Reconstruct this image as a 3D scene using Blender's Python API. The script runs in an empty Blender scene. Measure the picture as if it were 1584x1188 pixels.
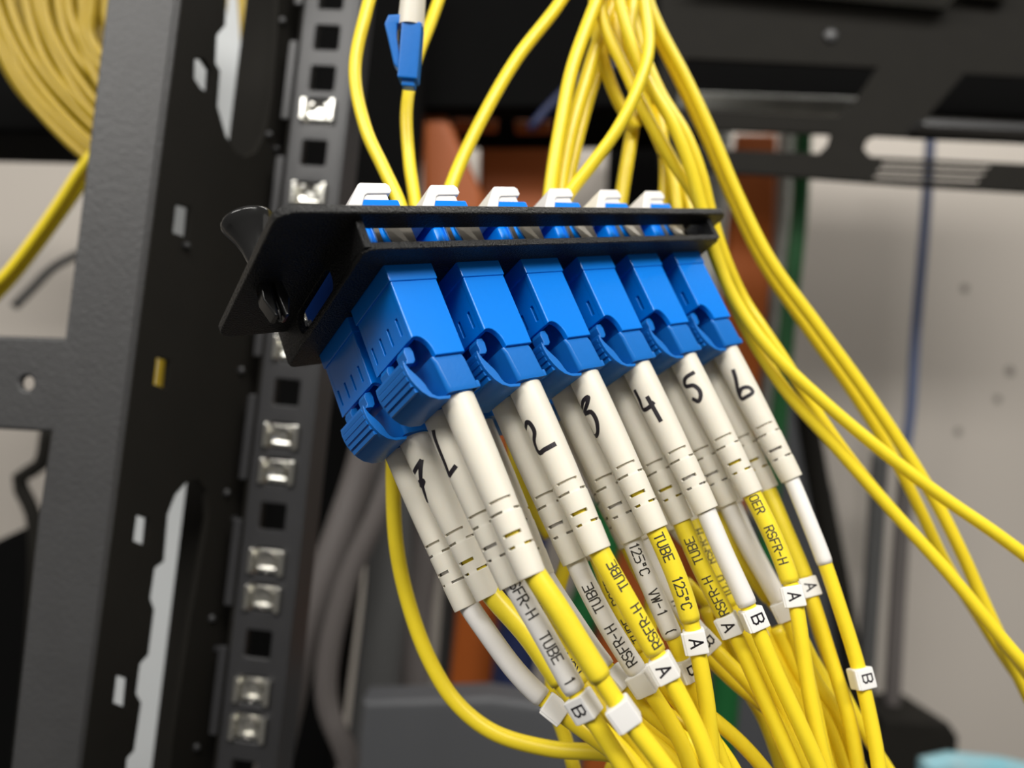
import bpy, bmesh, math, random
import numpy as np
from mathutils import Matrix, Vector
random.seed(7)
SC = bpy.context.scene
COL = SC.collection
MM = 0.001
# ------------------------------------------------------------------ camera
F = 1205.8                      # focal length in pixels of the 1584x1188 frame
CAMH = 1.30
def nrm(a):
    a = np.asarray(a, float); return a / np.linalg.norm(a)
Zc = nrm([0.0896, -0.993, 0.08])          # world up seen from the camera (x right, y down, z forward)
Yc = nrm(np.array([0, 0, 1.0]) - np.dot([0, 0, 1.0], Zc) * Zc)
Xc = np.cross(Yc, Zc)
B = np.array([Xc, Yc, Zc])                # camera coords -> world coords
CAM = np.array([0, 0, CAMH])
def c2w(p): return CAM + B @ (np.asarray(p, float) * MM)
def C(px, py, z):                          # point of the world z mm in front of the lens plane
    return c2w([(px - 792) / F * z, (py - 594) / F * z, z])
cam = bpy.data.cameras.new('camera'); cam_o = bpy.data.objects.new('camera', cam); COL.objects.link(cam_o)
Mc = np.eye(4); Mc[:3, 0] = B @ [1, 0, 0]; Mc[:3, 1] = B @ [0, -1, 0]; Mc[:3, 2] = B @ [0, 0, -1]; Mc[:3, 3] = CAM
cam_o.matrix_world = Matrix(Mc.tolist())
cam.sensor_width = 36; cam.lens = F / 1584 * 36; cam.clip_start = 0.005; cam.clip_end = 30
cam.dof.use_dof = True; cam.dof.focus_distance = 0.143; cam.dof.aperture_fstop = 10.0
SC.camera = cam_o
# ------------------------------------------------------------------ light and exposure
w = bpy.data.worlds.new('world'); SC.world = w; w.use_nodes = True
w.node_tree.nodes['Background'].inputs[0].default_value = (1.0, 0.95, 0.88, 1)
w.node_tree.nodes['Background'].inputs[1].default_value = 0.15
def area(name, loc, target, size, power, col=(1, 0.97, 0.92), sy=None):
    l = bpy.data.lights.new(name, 'AREA'); l.energy = power; l.color = col; l.size = size
    if sy: l.shape = 'RECTANGLE'; l.size_y = sy
    o = bpy.data.objects.new(name, l); COL.objects.link(o); o.location = loc
    o.rotation_euler = (Vector(target) - Vector(loc)).to_track_quat('-Z', 'Y').to_euler()
    return o
area('ceiling_light', (0.30, -0.80, 2.40), (0.0, 0.25, 1.3), 1.3, 27, sy=0.30)
area('ceiling_light_rear', (-0.80, -0.70, 2.05), (0.0, 0.3, 1.25), 1.0, 13, sy=0.30)
area('wall_fill_light', (0.45, 0.62, 2.25), (0.45, 0.8, 1.2), 0.9, 5, sy=0.2)  # unseen lamp added between rack and wall to brighten the wall
SC.view_settings.view_transform = 'Standard'; SC.view_settings.look = 'None'
SC.view_settings.gamma = 1; SC.view_settings.exposure = 0.0; SC.view_settings.use_curve_mapping = False
# ------------------------------------------------------------------ panel frame (u along the panel, v across it, w out of its ports)
PR = np.array([[0.77762055, 0.51125607, 0.36595561], [-0.13250376, -0.43571891, 0.89027624], [0.61461291, -0.74078759, -0.27108063]])
PT = np.array([-21.64714029, -19.96724361, 132.22676102])
def P(u, v, w_): return c2w(PR @ np.array([u, v, w_]) + PT)
def panel_matrix(u=0, v=0, w_=0):
    M = np.eye(4); M[:3, :3] = B @ PR; M[:3, 3] = P(u, v, w_); return Matrix(M.tolist())
def hit(px, py, ax, val):                  # where the sight line through a pixel meets a panel plane
    d = PR.T @ np.array([(px - 792) / F, (py - 594) / F, 1]); o = -PR.T @ PT
    return o + (val - o[ax]) / d[ax] * d
# ------------------------------------------------------------------ materials
def mat(name, col, rough=0.5, metal=0.0, spec=0.5, noise=0.0, nscale=200.0, bump=0.0, bscale=400.0, coat=0.0, emis=0, sss=0.0, col2=None):
    m = bpy.data.materials.new(name); m.use_nodes = True; nt = m.node_tree; b = nt.nodes['Principled BSDF']
    b.inputs['Base Color'].default_value = (*col, 1); b.inputs['Roughness'].default_value = rough
    b.inputs['Metallic'].default_value = metal; b.inputs['Specular IOR Level'].default_value = spec
    if coat: b.inputs['Coat Weight'].default_value = coat; b.inputs['Coat Roughness'].default_value = 0.12
    if sss:
        b.inputs['Subsurface Weight'].default_value = sss; b.inputs['Subsurface Radius'].default_value = (0.0012, 0.0008, 0.0005)
    tc = nt.nodes.new('ShaderNodeTexCoord')
    if noise:
        n = nt.nodes.new('ShaderNodeTexNoise'); n.inputs['Scale'].default_value = nscale; n.inputs['Detail'].default_value = 4
        nt.links.new(tc.outputs['Object'], n.inputs['Vector'])
        r = nt.nodes.new('ShaderNodeMix'); r.data_type = 'RGBA'
        c2 = col2 if col2 else tuple(min(1, c * (1 + noise)) for c in col)
        r.inputs[6].default_value = (*[c * (1 - noise) for c in col], 1); r.inputs[7].default_value = (*c2, 1)
        nt.links.new(n.outputs['Fac'], r.inputs[0]); nt.links.new(r.outputs[2], b.inputs['Base Color'])
    if bump:
        n = nt.nodes.new('ShaderNodeTexNoise'); n.inputs['Scale'].default_value = bscale; n.inputs['Detail'].default_value = 3
        nt.links.new(tc.outputs['Object'], n.inputs['Vector'])
        bp = nt.nodes.new('ShaderNodeBump'); bp.inputs['Strength'].default_value = bump; bp.inputs['Distance'].default_value = 0.0004
        nt.links.new(n.outputs['Fac'], bp.inputs['Height']); nt.links.new(bp.outputs['Normal'], b.inputs['Normal'])
    return m
M_BLUE = mat('blue_plastic', (0.0, 0.205, 0.80), 0.27, spec=0.4, noise=0.03, nscale=900)
M_BLUE2 = mat('blue_clip_plastic', (0.006, 0.150, 0.53), 0.34, spec=0.4, noise=0.06, nscale=600, bump=0.05, bscale=1500)
M_CREAM = mat('cream_boot_rubber', (0.74, 0.70, 0.60), 0.42, noise=0.035, nscale=300, sss=0.15)
M_WHITE = mat('white_sleeve', (0.80, 0.78, 0.75), 0.38, noise=0.03, nscale=400)
M_YSLV = mat('yellow_sleeve', (0.83, 0.66, 0.03), 0.36, noise=0.06, nscale=500)
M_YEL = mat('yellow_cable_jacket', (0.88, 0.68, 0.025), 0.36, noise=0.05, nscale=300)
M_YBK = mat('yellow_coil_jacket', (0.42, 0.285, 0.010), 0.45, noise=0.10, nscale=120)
M_CLIPW = mat('white_clip_plastic', (0.82, 0.80, 0.78), 0.35, noise=0.02)
M_TAG = mat('white_marker_plastic', (0.80, 0.79, 0.77), 0.5, noise=0.03)
M_INK = mat('black_ink', (0.012, 0.009, 0.014), 0.45, noise=0.1)
M_PRINT = mat('grey_print', (0.03, 0.026, 0.022), 0.6, noise=0.2, nscale=3000)
M_PANEL = mat('black_powder_coat', (0.003, 0.003, 0.003), 0.30, spec=0.30, noise=0.5, nscale=3500, bump=1.0, bscale=2600, col2=(0.022, 0.022, 0.022))
M_RIVET = mat('black_glossy_plastic', (0.012, 0.012, 0.012), 0.18, noise=0.1)
M_SPRING = mat('spring_steel', (0.28, 0.26, 0.23), 0.28, metal=1, noise=0.1, nscale=800)
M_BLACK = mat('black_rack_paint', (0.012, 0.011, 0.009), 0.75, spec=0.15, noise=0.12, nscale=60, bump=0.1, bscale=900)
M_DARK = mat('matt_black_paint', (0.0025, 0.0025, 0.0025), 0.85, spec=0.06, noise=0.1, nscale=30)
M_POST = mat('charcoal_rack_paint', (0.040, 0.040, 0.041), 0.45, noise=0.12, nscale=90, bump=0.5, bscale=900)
M_RAIL = mat('dark_grey_rail_paint', (0.030, 0.030, 0.032), 0.38, noise=0.12, nscale=90)
M_ZINC = mat('zinc_plate', (0.72, 0.71, 0.66), 0.22, metal=1, noise=0.1, nscale=200)
M_WALL = mat('greige_wall_paint', (0.47, 0.43, 0.385), 0.75, noise=0.05, nscale=3)
M_PALE = mat('pale_grey_panel_paint', (0.50, 0.52, 0.53), 0.6, noise=0.06, nscale=8)
M_ORANGE = mat('orange_conduit', (0.36, 0.085, 0.012), 0.5, spec=0.3, noise=0.15, nscale=12)
M_GREEN = mat('green_jacket', (0.006, 0.10, 0.022), 0.45, noise=0.15, nscale=30)
M_NAVY = mat('navy_jacket', (0.010, 0.018, 0.070), 0.5, noise=0.2, nscale=20)
M_HOLESHADE = mat('painted_hole_shade', (0.0, 0.012, 0.075), 0.8, spec=0.04, noise=0.1)  # shade inside the tray's oblong hole, painted as deep blue
M_BCAB = mat('slate_blue_jacket', (0.10, 0.13, 0.24), 0.5, noise=0.1, nscale=20)
M_GREY = mat('grey_hose', (0.115, 0.102, 0.098), 0.55, noise=0.12, nscale=10)
M_GREY2 = mat('mid_grey_duct', (0.075, 0.075, 0.075), 0.55, noise=0.12, nscale=10)
M_LGREY = mat('light_grey_speckled_conduit', (0.42, 0.42, 0.39), 0.6, noise=0.3, nscale=60)
M_TEAL = mat('white_and_teal_film', (0.70, 0.75, 0.75), 0.3, noise=0.35, nscale=40, col2=(0.10, 0.48, 0.60))
M_SLATE = mat('dark_slate_metal', (0.075, 0.078, 0.085), 0.5, noise=0.1, nscale=10)
# ------------------------------------------------------------------ mesh helpers
def tag(o, label=None, cat=None, group=None, kind=None):
    if label: o['label'] = label
    if cat: o['category'] = cat
    if group: o['group'] = group
    if kind: o['kind'] = kind
    return o
def mesh(name, verts, faces, m, smooth=False, angle=None):
    me = bpy.data.meshes.new(name); me.from_pydata([tuple(v) for v in verts], [], faces); me.update()
    bm = bmesh.new(); bm.from_mesh(me); bmesh.ops.recalc_face_normals(bm, faces=bm.faces); bm.to_mesh(me); bm.free()
    me.materials.append(m)
    if smooth:
        me.polygons.foreach_set('use_smooth', [True] * len(me.polygons))
        if angle: weighted_normals(me, angle)
    return me
def weighted_normals(me, angle):
    """area-weighted corner normals, so bevels round off while broad faces stay flat"""
    n = len(me.polygons); N = np.empty(n * 3); A = np.empty(n); me.polygons.foreach_get('normal', N); me.polygons.foreach_get('area', A); N = N.reshape(-1, 3)
    vf = [[] for _ in me.vertices]
    for p in me.polygons:
        for v in p.vertices: vf[v].append(p.index)
    c = math.cos(math.radians(angle)); out = [None] * len(me.loops)
    for p in me.polygons:
        for li, v in zip(p.loop_indices, p.vertices):
            idx = np.array(vf[v]); ok = N[idx] @ N[p.index] > c
            q = (N[idx[ok]] * A[idx[ok], None]).sum(0) if ok.any() else N[p.index]; l = np.linalg.norm(q); out[li] = tuple(q / l) if l > 0 else tuple(N[p.index])
    me.normals_split_custom_set(out)
def link(name, me, parent=None, mw=None, local=None):
    o = bpy.data.objects.new(name, me); COL.objects.link(o)
    if parent: o.parent = parent
    if local is not None: o.matrix_basis = local
    elif mw is not None: o.matrix_basis = mw
    return o
def empty(name, mw, label, cat, group=None):
    o = bpy.data.objects.new(name, None); COL.objects.link(o); o.matrix_basis = mw; o.empty_display_size = 0.005
    return tag(o, label, cat, group)
ROOTM = {}
def wlink(name, wv, faces, m, parent=None, origin=None, smooth=True, angle=None):
    """mesh from world coordinates, stored relative to its parent or its own origin"""
    wv = np.asarray(wv, float)
    if parent is not None:
        Mi = np.array(world_of(parent).inverted())
        lv = wv @ Mi[:3, :3].T + Mi[:3, 3]
        return link(name, mesh(name, lv, faces, m, smooth, angle), parent)
    og = wv.mean(0) if origin is None else np.asarray(origin, float)
    return link(name, mesh(name, wv - og, faces, m, smooth, angle), None, Matrix.Translation(og.tolist()))
def world_of(o):
    M = o.matrix_basis.copy()
    return (world_of(o.parent) @ M) if o.parent else M
class MB:
    def __init__(s): s.v = []; s.f = []
    def add(s, v, f):
        n = len(s.v); s.v += [tuple(x) for x in v]; s.f += [tuple(i + n for i in q) for q in f]; return s
    def box(s, a, b, bev=0.0, seg=2, M=None):
        bm = bmesh.new(); bmesh.ops.create_cube(bm, size=1)
        for v in bm.verts:
            v.co = Vector([(a[i] + b[i]) / 2 + v.co[i] * (b[i] - a[i]) for i in range(3)])
        if bev: bmesh.ops.bevel(bm, geom=bm.edges[:], offset=bev, segments=seg, affect='EDGES', profile=0.5)
        if M: bm.transform(M)
        bm.verts.index_update()
        s.add([v.co[:] for v in bm.verts], [[v.index for v in f.verts] for f in bm.faces]); bm.free(); return s
    def lathe(s, prof, n=28, M=None, close=True):
        v = []; f = []
        for r, z in prof:
            for k in range(n):
                a = 2 * math.pi * k / n; v.append((r * math.cos(a), r * math.sin(a), z))
        for i in range(len(prof) - 1):
            for k in range(n): f.append((i * n + k, i * n + (k + 1) % n, (i + 1) * n + (k + 1) % n, (i + 1) * n + k))
        if close: f.append(tuple(range(n))[::-1]); f.append(tuple((len(prof) - 1) * n + k for k in range(n)))
        if M: v = [(M @ Vector(p))[:] for p in v]
        return s.add(v, f)
    def mm(s): s.v = [tuple(c * MM for c in p) for p in s.v]; return s
    def make(s, name, m, smooth=True, angle=35): return mesh(name, s.v, s.f, m, smooth, angle)
def curve_plate(loops, t, bev=0.0, bres=2):
    """filled flat outline with holes, thickness t about z=0; returns verts, faces"""
    cu = bpy.data.curves.new('tmp', 'CURVE'); cu.dimensions = '2D'; cu.fill_mode = 'BOTH'
    cu.extrude = max(t / 2 - bev, 0); cu.bevel_depth = bev; cu.bevel_resolution = bres; cu.offset = -bev
    for lp in loops:
        sp = cu.splines.new('POLY'); sp.points.add(len(lp) - 1)
        for i, p in enumerate(lp): sp.points[i].co = (p[0], p[1], 0, 1)
        sp.use_cyclic_u = True
    o = bpy.data.objects.new('tmp', cu); COL.objects.link(o)
    dg = bpy.context.evaluated_depsgraph_get(); me = bpy.data.meshes.new_from_object(o.evaluated_get(dg))
    bm = bmesh.new(); bm.from_mesh(me); bmesh.ops.remove_doubles(bm, verts=bm.verts, dist=1e-5)
    bm.verts.index_update()
    v = [x.co[:] for x in bm.verts]; f = [[q.index for q in fc.verts] for fc in bm.faces]
    bm.free(); bpy.data.objects.remove(o); bpy.data.curves.remove(cu); bpy.data.meshes.remove(me)
    return v, f
def rrect(x0, y0, x1, y1, r, n=5, rs=None):
    rs = rs or (r, r, r, r); out = []
    for (cx, cy, a0, q) in ((x1, y1, 0, rs[0]), (x0, y1, 90, rs[1]), (x0, y0, 180, rs[2]), (x1, y0, 270, rs[3])):
        sx = -1 if cx == x1 else 1; sy = -1 if cy == y1 else 1
        for k in range(n + 1):
            a = math.radians(a0 + 90 * k / n)
            out.append((cx + sx * q + q * math.cos(a), cy + sy * q + q * math.sin(a)))
    return out
def spline(pts, step=0.0012):
    """centripetal-ish Catmull-Rom through world points, resampled evenly"""
    pts = [np.asarray(p, float) for p in pts]
    pts = [2 * pts[0] - pts[1]] + pts + [2 * pts[-1] - pts[-2]]
    out = []
    for i in range(1, len(pts) - 2):
        p0, p1, p2, p3 = pts[i - 1:i + 3]
        t0 = 0; t1 = t0 + np.linalg.norm(p1 - p0) ** .5; t2 = t1 + np.linalg.norm(p2 - p1) ** .5; t3 = t2 + np.linalg.norm(p3 - p2) ** .5
        for t in np.linspace(t1, t2, 24, endpoint=False):
            A1 = (t1 - t) / (t1 - t0) * p0 + (t - t0) / (t1 - t0) * p1; A2 = (t2 - t) / (t2 - t1) * p1 + (t - t1) / (t2 - t1) * p2
            A3 = (t3 - t) / (t3 - t2) * p2 + (t - t2) / (t3 - t2) * p3
            B1 = (t2 - t) / (t2 - t0) * A1 + (t - t0) / (t2 - t0) * A2; B2 = (t3 - t) / (t3 - t1) * A2 + (t - t1) / (t3 - t1) * A3
            out.append((t2 - t) / (t2 - t1) * B1 + (t - t1) / (t2 - t1) * B2)
    out.append(pts[-2]); out = np.array(out)
    s = np.concatenate([[0], np.cumsum(np.linalg.norm(np.diff(out, axis=0), axis=1))])
    n = max(4, int(s[-1] / step)); ss = np.linspace(0, s[-1], n + 1)
    return np.array([[np.interp(q, s, out[:, k]) for k in range(3)] for q in ss]), ss
def tube(path, r, n=14, cap=True):
    path = np.asarray(path); N = len(path); T = np.gradient(path, axis=0); T /= np.linalg.norm(T, axis=1)[:, None]
    ref = nrm(np.cross(T[0], [0.3, 0.5, 0.81])); v = []; f = []
    rr = np.broadcast_to(r, (N,))
    for i in range(N):
        ref = nrm(ref - np.dot(ref, T[i]) * T[i]); b = np.cross(T[i], ref)
        for k in range(n):
            a = 2 * math.pi * k / n; v.append(path[i] + rr[i] * (math.cos(a) * ref + math.sin(a) * b))
    for i in range(N - 1):
        for k in range(n): f.append((i * n + k, i * n + (k + 1) % n, (i + 1) * n + (k + 1) % n, (i + 1) * n + k))
    if cap: f.append(tuple(range(n))[::-1]); f.append(tuple((N - 1) * n + k for k in range(n)))
    return v, f
# ------------------------------------------------------------------ stroke lettering
G = {'R': [[(0, 0), (0, 6), (3, 6), (4, 5), (4, 4), (3, 3), (0, 3)], [(2, 3), (4, 0)]],
     'S': [[(0, 1), (1, 0), (3, 0), (4, 1), (4, 2), (3, 3), (1, 3), (0, 4), (0, 5), (1, 6), (3, 6), (4, 5)]],
     'F': [[(0, 0), (0, 6), (4, 6)], [(0, 3), (3, 3)]], '-': [[(0, 3), (3, 3)]],
     'H': [[(0, 0), (0, 6)], [(4, 0), (4, 6)], [(0, 3), (4, 3)]], 'T': [[(2, 0), (2, 6)], [(0, 6), (4, 6)]],
     'U': [[(0, 6), (0, 1), (1, 0), (3, 0), (4, 1), (4, 6)]],
     'B': [[(0, 0), (0, 6), (3, 6), (4, 5), (4, 4), (3, 3), (0, 3)], [(3, 3), (4, 2), (4, 1), (3, 0), (0, 0)]],
     'E': [[(4, 0), (0, 0), (0, 6), (4, 6)], [(0, 3), (3, 3)]], '1': [[(1, 5), (2, 6), (2, 0)]],
     '2': [[(0, 5), (1, 6), (3, 6), (4, 5), (4, 4), (0, 0), (4, 0)]],
     '5': [[(4, 6), (0, 6), (0, 3.4), (3, 3.4), (4, 2.5), (4, 1), (3, 0), (0, 0)]],
     '°': [[(0.5, 4), (0.5, 5.5), (2, 5.5), (2, 4), (0.5, 4)]], 'C': [[(4, 1), (3, 0), (1, 0), (0, 1), (0, 5), (1, 6), (3, 6), (4, 5)]],
     'V': [[(0, 6), (2, 0), (4, 6)]], 'W': [[(0, 6), (1, 0), (2, 5), (3, 0), (4, 6)]],
     'A': [[(0, 0), (2, 6), (4, 0)], [(0.8, 2), (3.2, 2)]], '0': [[(0, 1), (0, 5), (1, 6), (3, 6), (4, 5), (4, 1), (3, 0), (1, 0), (0, 1)]],
     '3': [[(0, 5), (1, 6), (3, 6), (4, 5), (3, 3.2), (4, 2), (4, 1), (3, 0), (1, 0), (0, 1)]], '.': [[(1, 0), (1, 0.7)]],
     'I': [[(1, 0), (1, 6)]], 'D': [[(0, 0), (0, 6), (3, 6), (4, 5), (4, 1), (3, 0), (0, 0)]], '(': [[(2, 6.5), (1, 5), (1, 1), (2, -.5)]],
     ')': [[(0, 6.5), (1, 5), (1, 1), (0, -.5)]], ' ': []}
def strokes(text, h, gap=1.6, xk=0.8):
    out = []; x = 0; k = h / 6
    for ch in text:
        for st in G[ch]: out.append([((x + a) * k * xk, b * k - h / 2) for a, b in st])
        x += 4 + gap if ch not in '1.I°' else 3 + gap
    return out, x * k * xk
def ribbon(sts, fn, wd, step):
    """thin strokes laid on a surface: fn(s, h) -> world point"""
    v = []; f = []; m = 4 if wd > 0.0005 else 1
    for st in sts:
        for (a, b) in zip(st[:-1], st[1:]):
            L = math.hypot(b[0] - a[0], b[1] - a[1])
            if L < 1e-9: continue
            dx, dy = (b[0] - a[0]) / L, (b[1] - a[1]) / L; n = max(1, int(L / step)); e = wd / 2 if m == 1 else wd / 5
            base = len(v)
            for i in range(n + 1):
                t = -e + (L + 2 * e) * i / n; s_ = a[0] + dx * t; h_ = a[1] + dy * t
                for q in range(m + 1):
                    c = wd * (q / m - 0.5); v.append(fn(s_ - dy * c, h_ + dx * c))
            for i in range(n):
                for q in range(m):
                    k = base + i * (m + 1) + q; f.append((k, k + 1, k + m + 2, k + m + 1))
    return v, f
def on_tube(path, ss, r, s0, flip=False, turn=0.0):
    T = np.gradient(path, axis=0); T /= np.linalg.norm(T, axis=1)[:, None]
    def fn(s, h):
        q = s0 - s if flip else s0 + s
        p = np.array([np.interp(q, ss, path[:, k]) for k in range(3)]); t = nrm([np.interp(q, ss, T[:, k]) for k in range(3)])
        n = CAM - p; n = nrm(n - np.dot(n, t) * t); b = np.cross(t, n)
        a = (h if flip else -h) / r + turn
        return p + (r + 0.00004) * (math.cos(a) * n + math.sin(a) * b)
    return fn
# ------------------------------------------------------------------ the room behind
def on_plane(px, py, O, n):
    d = C(px, py, 1000) - CAM; return CAM + d * (np.dot(O - CAM, n) / np.dot(d, n))
def plane_frame(O, ex, ey=(0, 0, 1)):
    ex = nrm(ex); ey = nrm(ey); n = np.cross(ex, ey); M = np.eye(4); M[:3, 0] = ex; M[:3, 1] = ey; M[:3, 2] = n; M[:3, 3] = O
    return M
def px_loop(loop, M):
    n = M[:3, 2]; O = M[:3, 3]; out = []
    for p in loop:
        d = on_plane(p[0], p[1], O, n) - O; out.append((float(np.dot(d, M[:3, 0])), float(np.dot(d, M[:3, 1]))))
    return out
def sheet(name, loops, M, t, bev, m, parent=None):
    v, f = curve_plate([[(a, b) for a, b in lp] for lp in loops], t, bev)
    me = mesh(name, v, f, m, True, 30)
    if parent is not None: return link(name, me, parent, local=world_of(parent).inverted() @ Matrix(M.tolist()))
    return link(name, me, None, Matrix(M.tolist()))
def prism(name, px_quad, z, depth, m, parent=None, bev=0.004, tilt=0.0):
    """an upright solid whose front outline stands on a plane z mm away"""
    c = np.mean(px_quad, axis=0); M = plane_frame(C(c[0], c[1], z), [math.cos(tilt), math.sin(tilt), 0])
    o = sheet(name, [px_loop(px_quad, M)], M, depth, bev, m, parent); o.matrix_basis = o.matrix_basis @ Matrix.Translation((0, 0, -depth / 2)); return o
# wall: far side of the room, one big plane with fixing holes
WM = plane_frame(C(1250, 500, 980), [1, 0.10, 0])
mb = MB(); mb.box((-2.2, -1.6, -0.05), (1.6, 1.4, 0)); wall = link('wall_back', mb.make('wall_back', M_WALL), None, Matrix(WM.tolist())); tag(wall, kind='structure')
M_SPOT = mat('wall_plug_hole', (0.20, 0.18, 0.16), 0.9, noise=0.3, nscale=300)
for (x, y, r) in ((1492, 446, 8), (1562, 574, 9), (1543, 617, 7), (1482, 668, 7)):
    q = MB(); q.lathe([(0.0055 * r / 8, 0), (0.0055 * r / 8, 0.0006), (0.0035 * r / 8, 0.0007)], 16)
    p = on_plane(x, y, WM[:3, 3], WM[:3, 2]); M = WM.copy(); M[:3, 3] = p
    link('wall_plug', q.make('wall_plug', M_SPOT), wall, local=Matrix(WM.tolist()).inverted() @ Matrix(M.tolist()))
mb = MB(); mb.box((-2.5, -1.2, -0.02), (2.0, 1.6, 0)); fl = link('floor', mb.make('floor', M_GREY2), None, Matrix.Translation((0, 0, 0.0))); tag(fl, kind='structure')
# --- near rack post: charcoal front strip, side web with slots, cross arm
C0 = C(232, 340, 245); FM = plane_frame(C0, [1, 0.05, 0])
post = empty('rack_post', Matrix.Translation(C0.tolist()), 'charcoal steel rack post on the left with slots and a cross arm', 'rack post')
outl = [(287, -90), (112, 1290), (8, 1290), (22, 1170), (62, 800), (82, 668), (-260, 650), (-260, 512), (103, 523), (140, 230), (168, 0), (178, -90)]
cr = [(45 + 10 * math.cos(a), 593 + 11 * math.sin(a)) for a in np.linspace(0, 2 * math.pi, 16, endpoint=False)]
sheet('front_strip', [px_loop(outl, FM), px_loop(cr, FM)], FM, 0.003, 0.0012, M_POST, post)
rl = C(436, 340, 303); SM = plane_frame(C0, [rl[0] - C0[0], rl[1] - C0[1], 0]); sx = float(np.linalg.norm((rl - C0)[:2]))
def quad(x0, y0, x1, y1): return [(x0 + 2, y0), (x1 + 1, y0 + 6), (x1 - 3, y1 + 2), (x0 - 3, y1 - 6)]
holes = [[(298, 90), (311, 92), (322, 108), (320, 143), (308, 138), (297, 122)], quad(267, 316, 290, 366), quad(237, 552, 258, 600), quad(206, 796, 226, 842), quad(175, 1044, 196, 1092),
         [(350, -90), (345, 40), (332, 55), (330, 98), (337, 110), (333, 165), (346, 210), (362, 236), (376, 242), (392, 235), (406, 205), (416, 150), (424, 60), (430, -90)],
         [(302, 741), (285, 746), (268, 765), (256, 795), (250, 868), (236, 878), (229, 925), (235, 942), (226, 1012), (213, 1026), (207, 1072), (215, 1086), (204, 1160), (193, 1172), (184, 1290), (250, 1290), (262, 1150), (290, 960), (318, 800), (316, 760)]]
zt = 0.14; zb = -0.20
web = sheet('side_web', [[(0.0, zb), (sx * 0.93, zb), (sx * 0.93, zt), (0.0, zt)]] + [px_loop(h, SM) for h in holes], SM, 0.0024, 0.0004, M_BLACK, post)  # same post, coloured darker than the front strip: side shade put into paint
mb = MB(); mb.lathe([(0.0022, zb), (0.0022, zt)], 16); link('corner_fold', mb.make('corner_fold', M_POST), post, local=Matrix.Translation((-0.0007, 0.0012, 0)))
mb = MB(); mb.box((sx * .80, zb, -0.020), (sx * .83, zt, -0.0015), 0.0006); link('web_flange', mb.make('web_flange', M_BLACK), post, local=world_of(post).inverted() @ Matrix(SM.tolist()))
for (x, y) in ((421, 231), (357, 802), (330, 1002), (282, 380)):
    d = px_loop([(x, y)], SM)[0]; q = MB(); q.lathe([(0.0011, 0), (0.0011, 0.0015), (0.0006, 0.0019)], 12)
    link('screw_head', q.make('screw_head', M_RAIL), post, local=world_of(post).inverted() @ Matrix(SM.tolist()) @ Matrix.Translation((d[0], d[1], 0.001)))
# --- mounting rail with square holes and cage nuts
RO = C(437, 675, 280); RM = plane_frame(RO, [1, -0.10, 0])
rail = empty('mounting_rail', Matrix(RM.tolist()), 'dark mounting rail with square holes behind the adapter panel', 'rack rail')
U = 0.04445; pos = []
for k in range(-4, 5):
    for dz, nut in ((0, 1), (-0.0127, 1), (0.015875, 0)): pos.append((k * U + dz, nut, k))
pos = [p for p in pos if -0.17 < p[0] < 0.19]
W2 = 0.0100; hs = 0.0047
sh = [rrect(-hs, h - hs, hs, h + hs, 0.0008, 3) for h, n_, k in pos]
sheet('rail_face', [[(-W2, -0.19), (W2, -0.19), (W2, 0.20), (-W2, 0.20)]] + sh, np.eye(4), 0.0018, 0.0005, M_RAIL).parent = rail
mb = MB(); mb.box((W2 - 0.0004, -0.19, -0.016), (W2 + 0.0016, 0.20, 0.0012), 0.0006); link('rail_flange', mb.make('rail_flange', M_RAIL), rail)
mb = MB(); mb.box((-W2 - 0.0014, -0.19, -0.016), (-W2 + 0.0004, 0.20, 0.0), 0.0004); link('rail_flange', mb.make('rail_flange', M_BLACK), rail)
for k in range(-4, 5):
    mb = MB(); mb.box((-W2 - 0.0040, k * U - 0.0165, 0.0), (-W2 - 0.0008, k * U + 0.0140, 0.0016), 0.0006); link('rail_tab', mb.make('rail_tab', M_RAIL), rail)
    mb = MB(); mb.lathe([(0.0012, 0), (0.0012, 0.0012), (0.0006, 0.0016)], 10); link('screw_head', mb.make('screw_head', M_RAIL), rail, local=Matrix.Translation((-W2 - 0.0085, k * U + 0.0225, -0.001)))
nb = MB(); nb.box((-0.0064, -0.0040, -0.0025), (0.0064, 0.0040, -0.0011), 0.0003)
nb.box((-0.0066, -0.0044, -0.0020), (-0.0044, 0.0044, 0.0024), 0.0006); nb.box((0.0044, -0.0044, -0.0020), (0.0066, 0.0044, 0.0024), 0.0006)
cage = nb.make('nut_cage', M_ZINC)
q = MB(); q.lathe([(0.0021, -0.006), (0.0021, -0.0004), (0.0037, 0.0004), (0.0037, -0.006)], 20, close=False); nutm = q.make('nut', M_ZINC)
q = MB(); q.box((-0.0036, -0.0038, -0.006), (0.0036, -0.0018, 0.0006), 0.0007); lipm = q.make('cage_lip', M_ZINC)
nl = {3: 0}
seen = [p for p in pos if p[1] and (p[2] <= 0 or (p[2] == 1) or (p[2] == 2 and p[0] > 2 * U - .001) or (p[2] == 3 and p[0] < 3 * U - .001))]
names = []
for i, (h, n_, k) in enumerate(sorted(seen, key=lambda p: -p[0])):
    e = empty('cage_nut', world_of(rail) @ Matrix.Translation((0, h, 0.0006)), 'zinc cage nut clipped in the dark rail', 'cage nut', 'cage nuts in the rail')
    e['_h'] = h; names.append(e)
    link('nut_cage', cage, e); link('nut', nutm, e); link('cage_lip', lipm, e)
ordn = ['topmost', 'second', 'third', 'fourth', 'fifth', 'sixth', 'seventh', 'eighth', 'ninth', 'tenth', 'eleventh', 'twelfth', 'thirteenth']
for i, e in enumerate(names): e['label'] = 'zinc cage nut in the dark rail, %s counting from the top' % ordn[i]; del e['_h']
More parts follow.
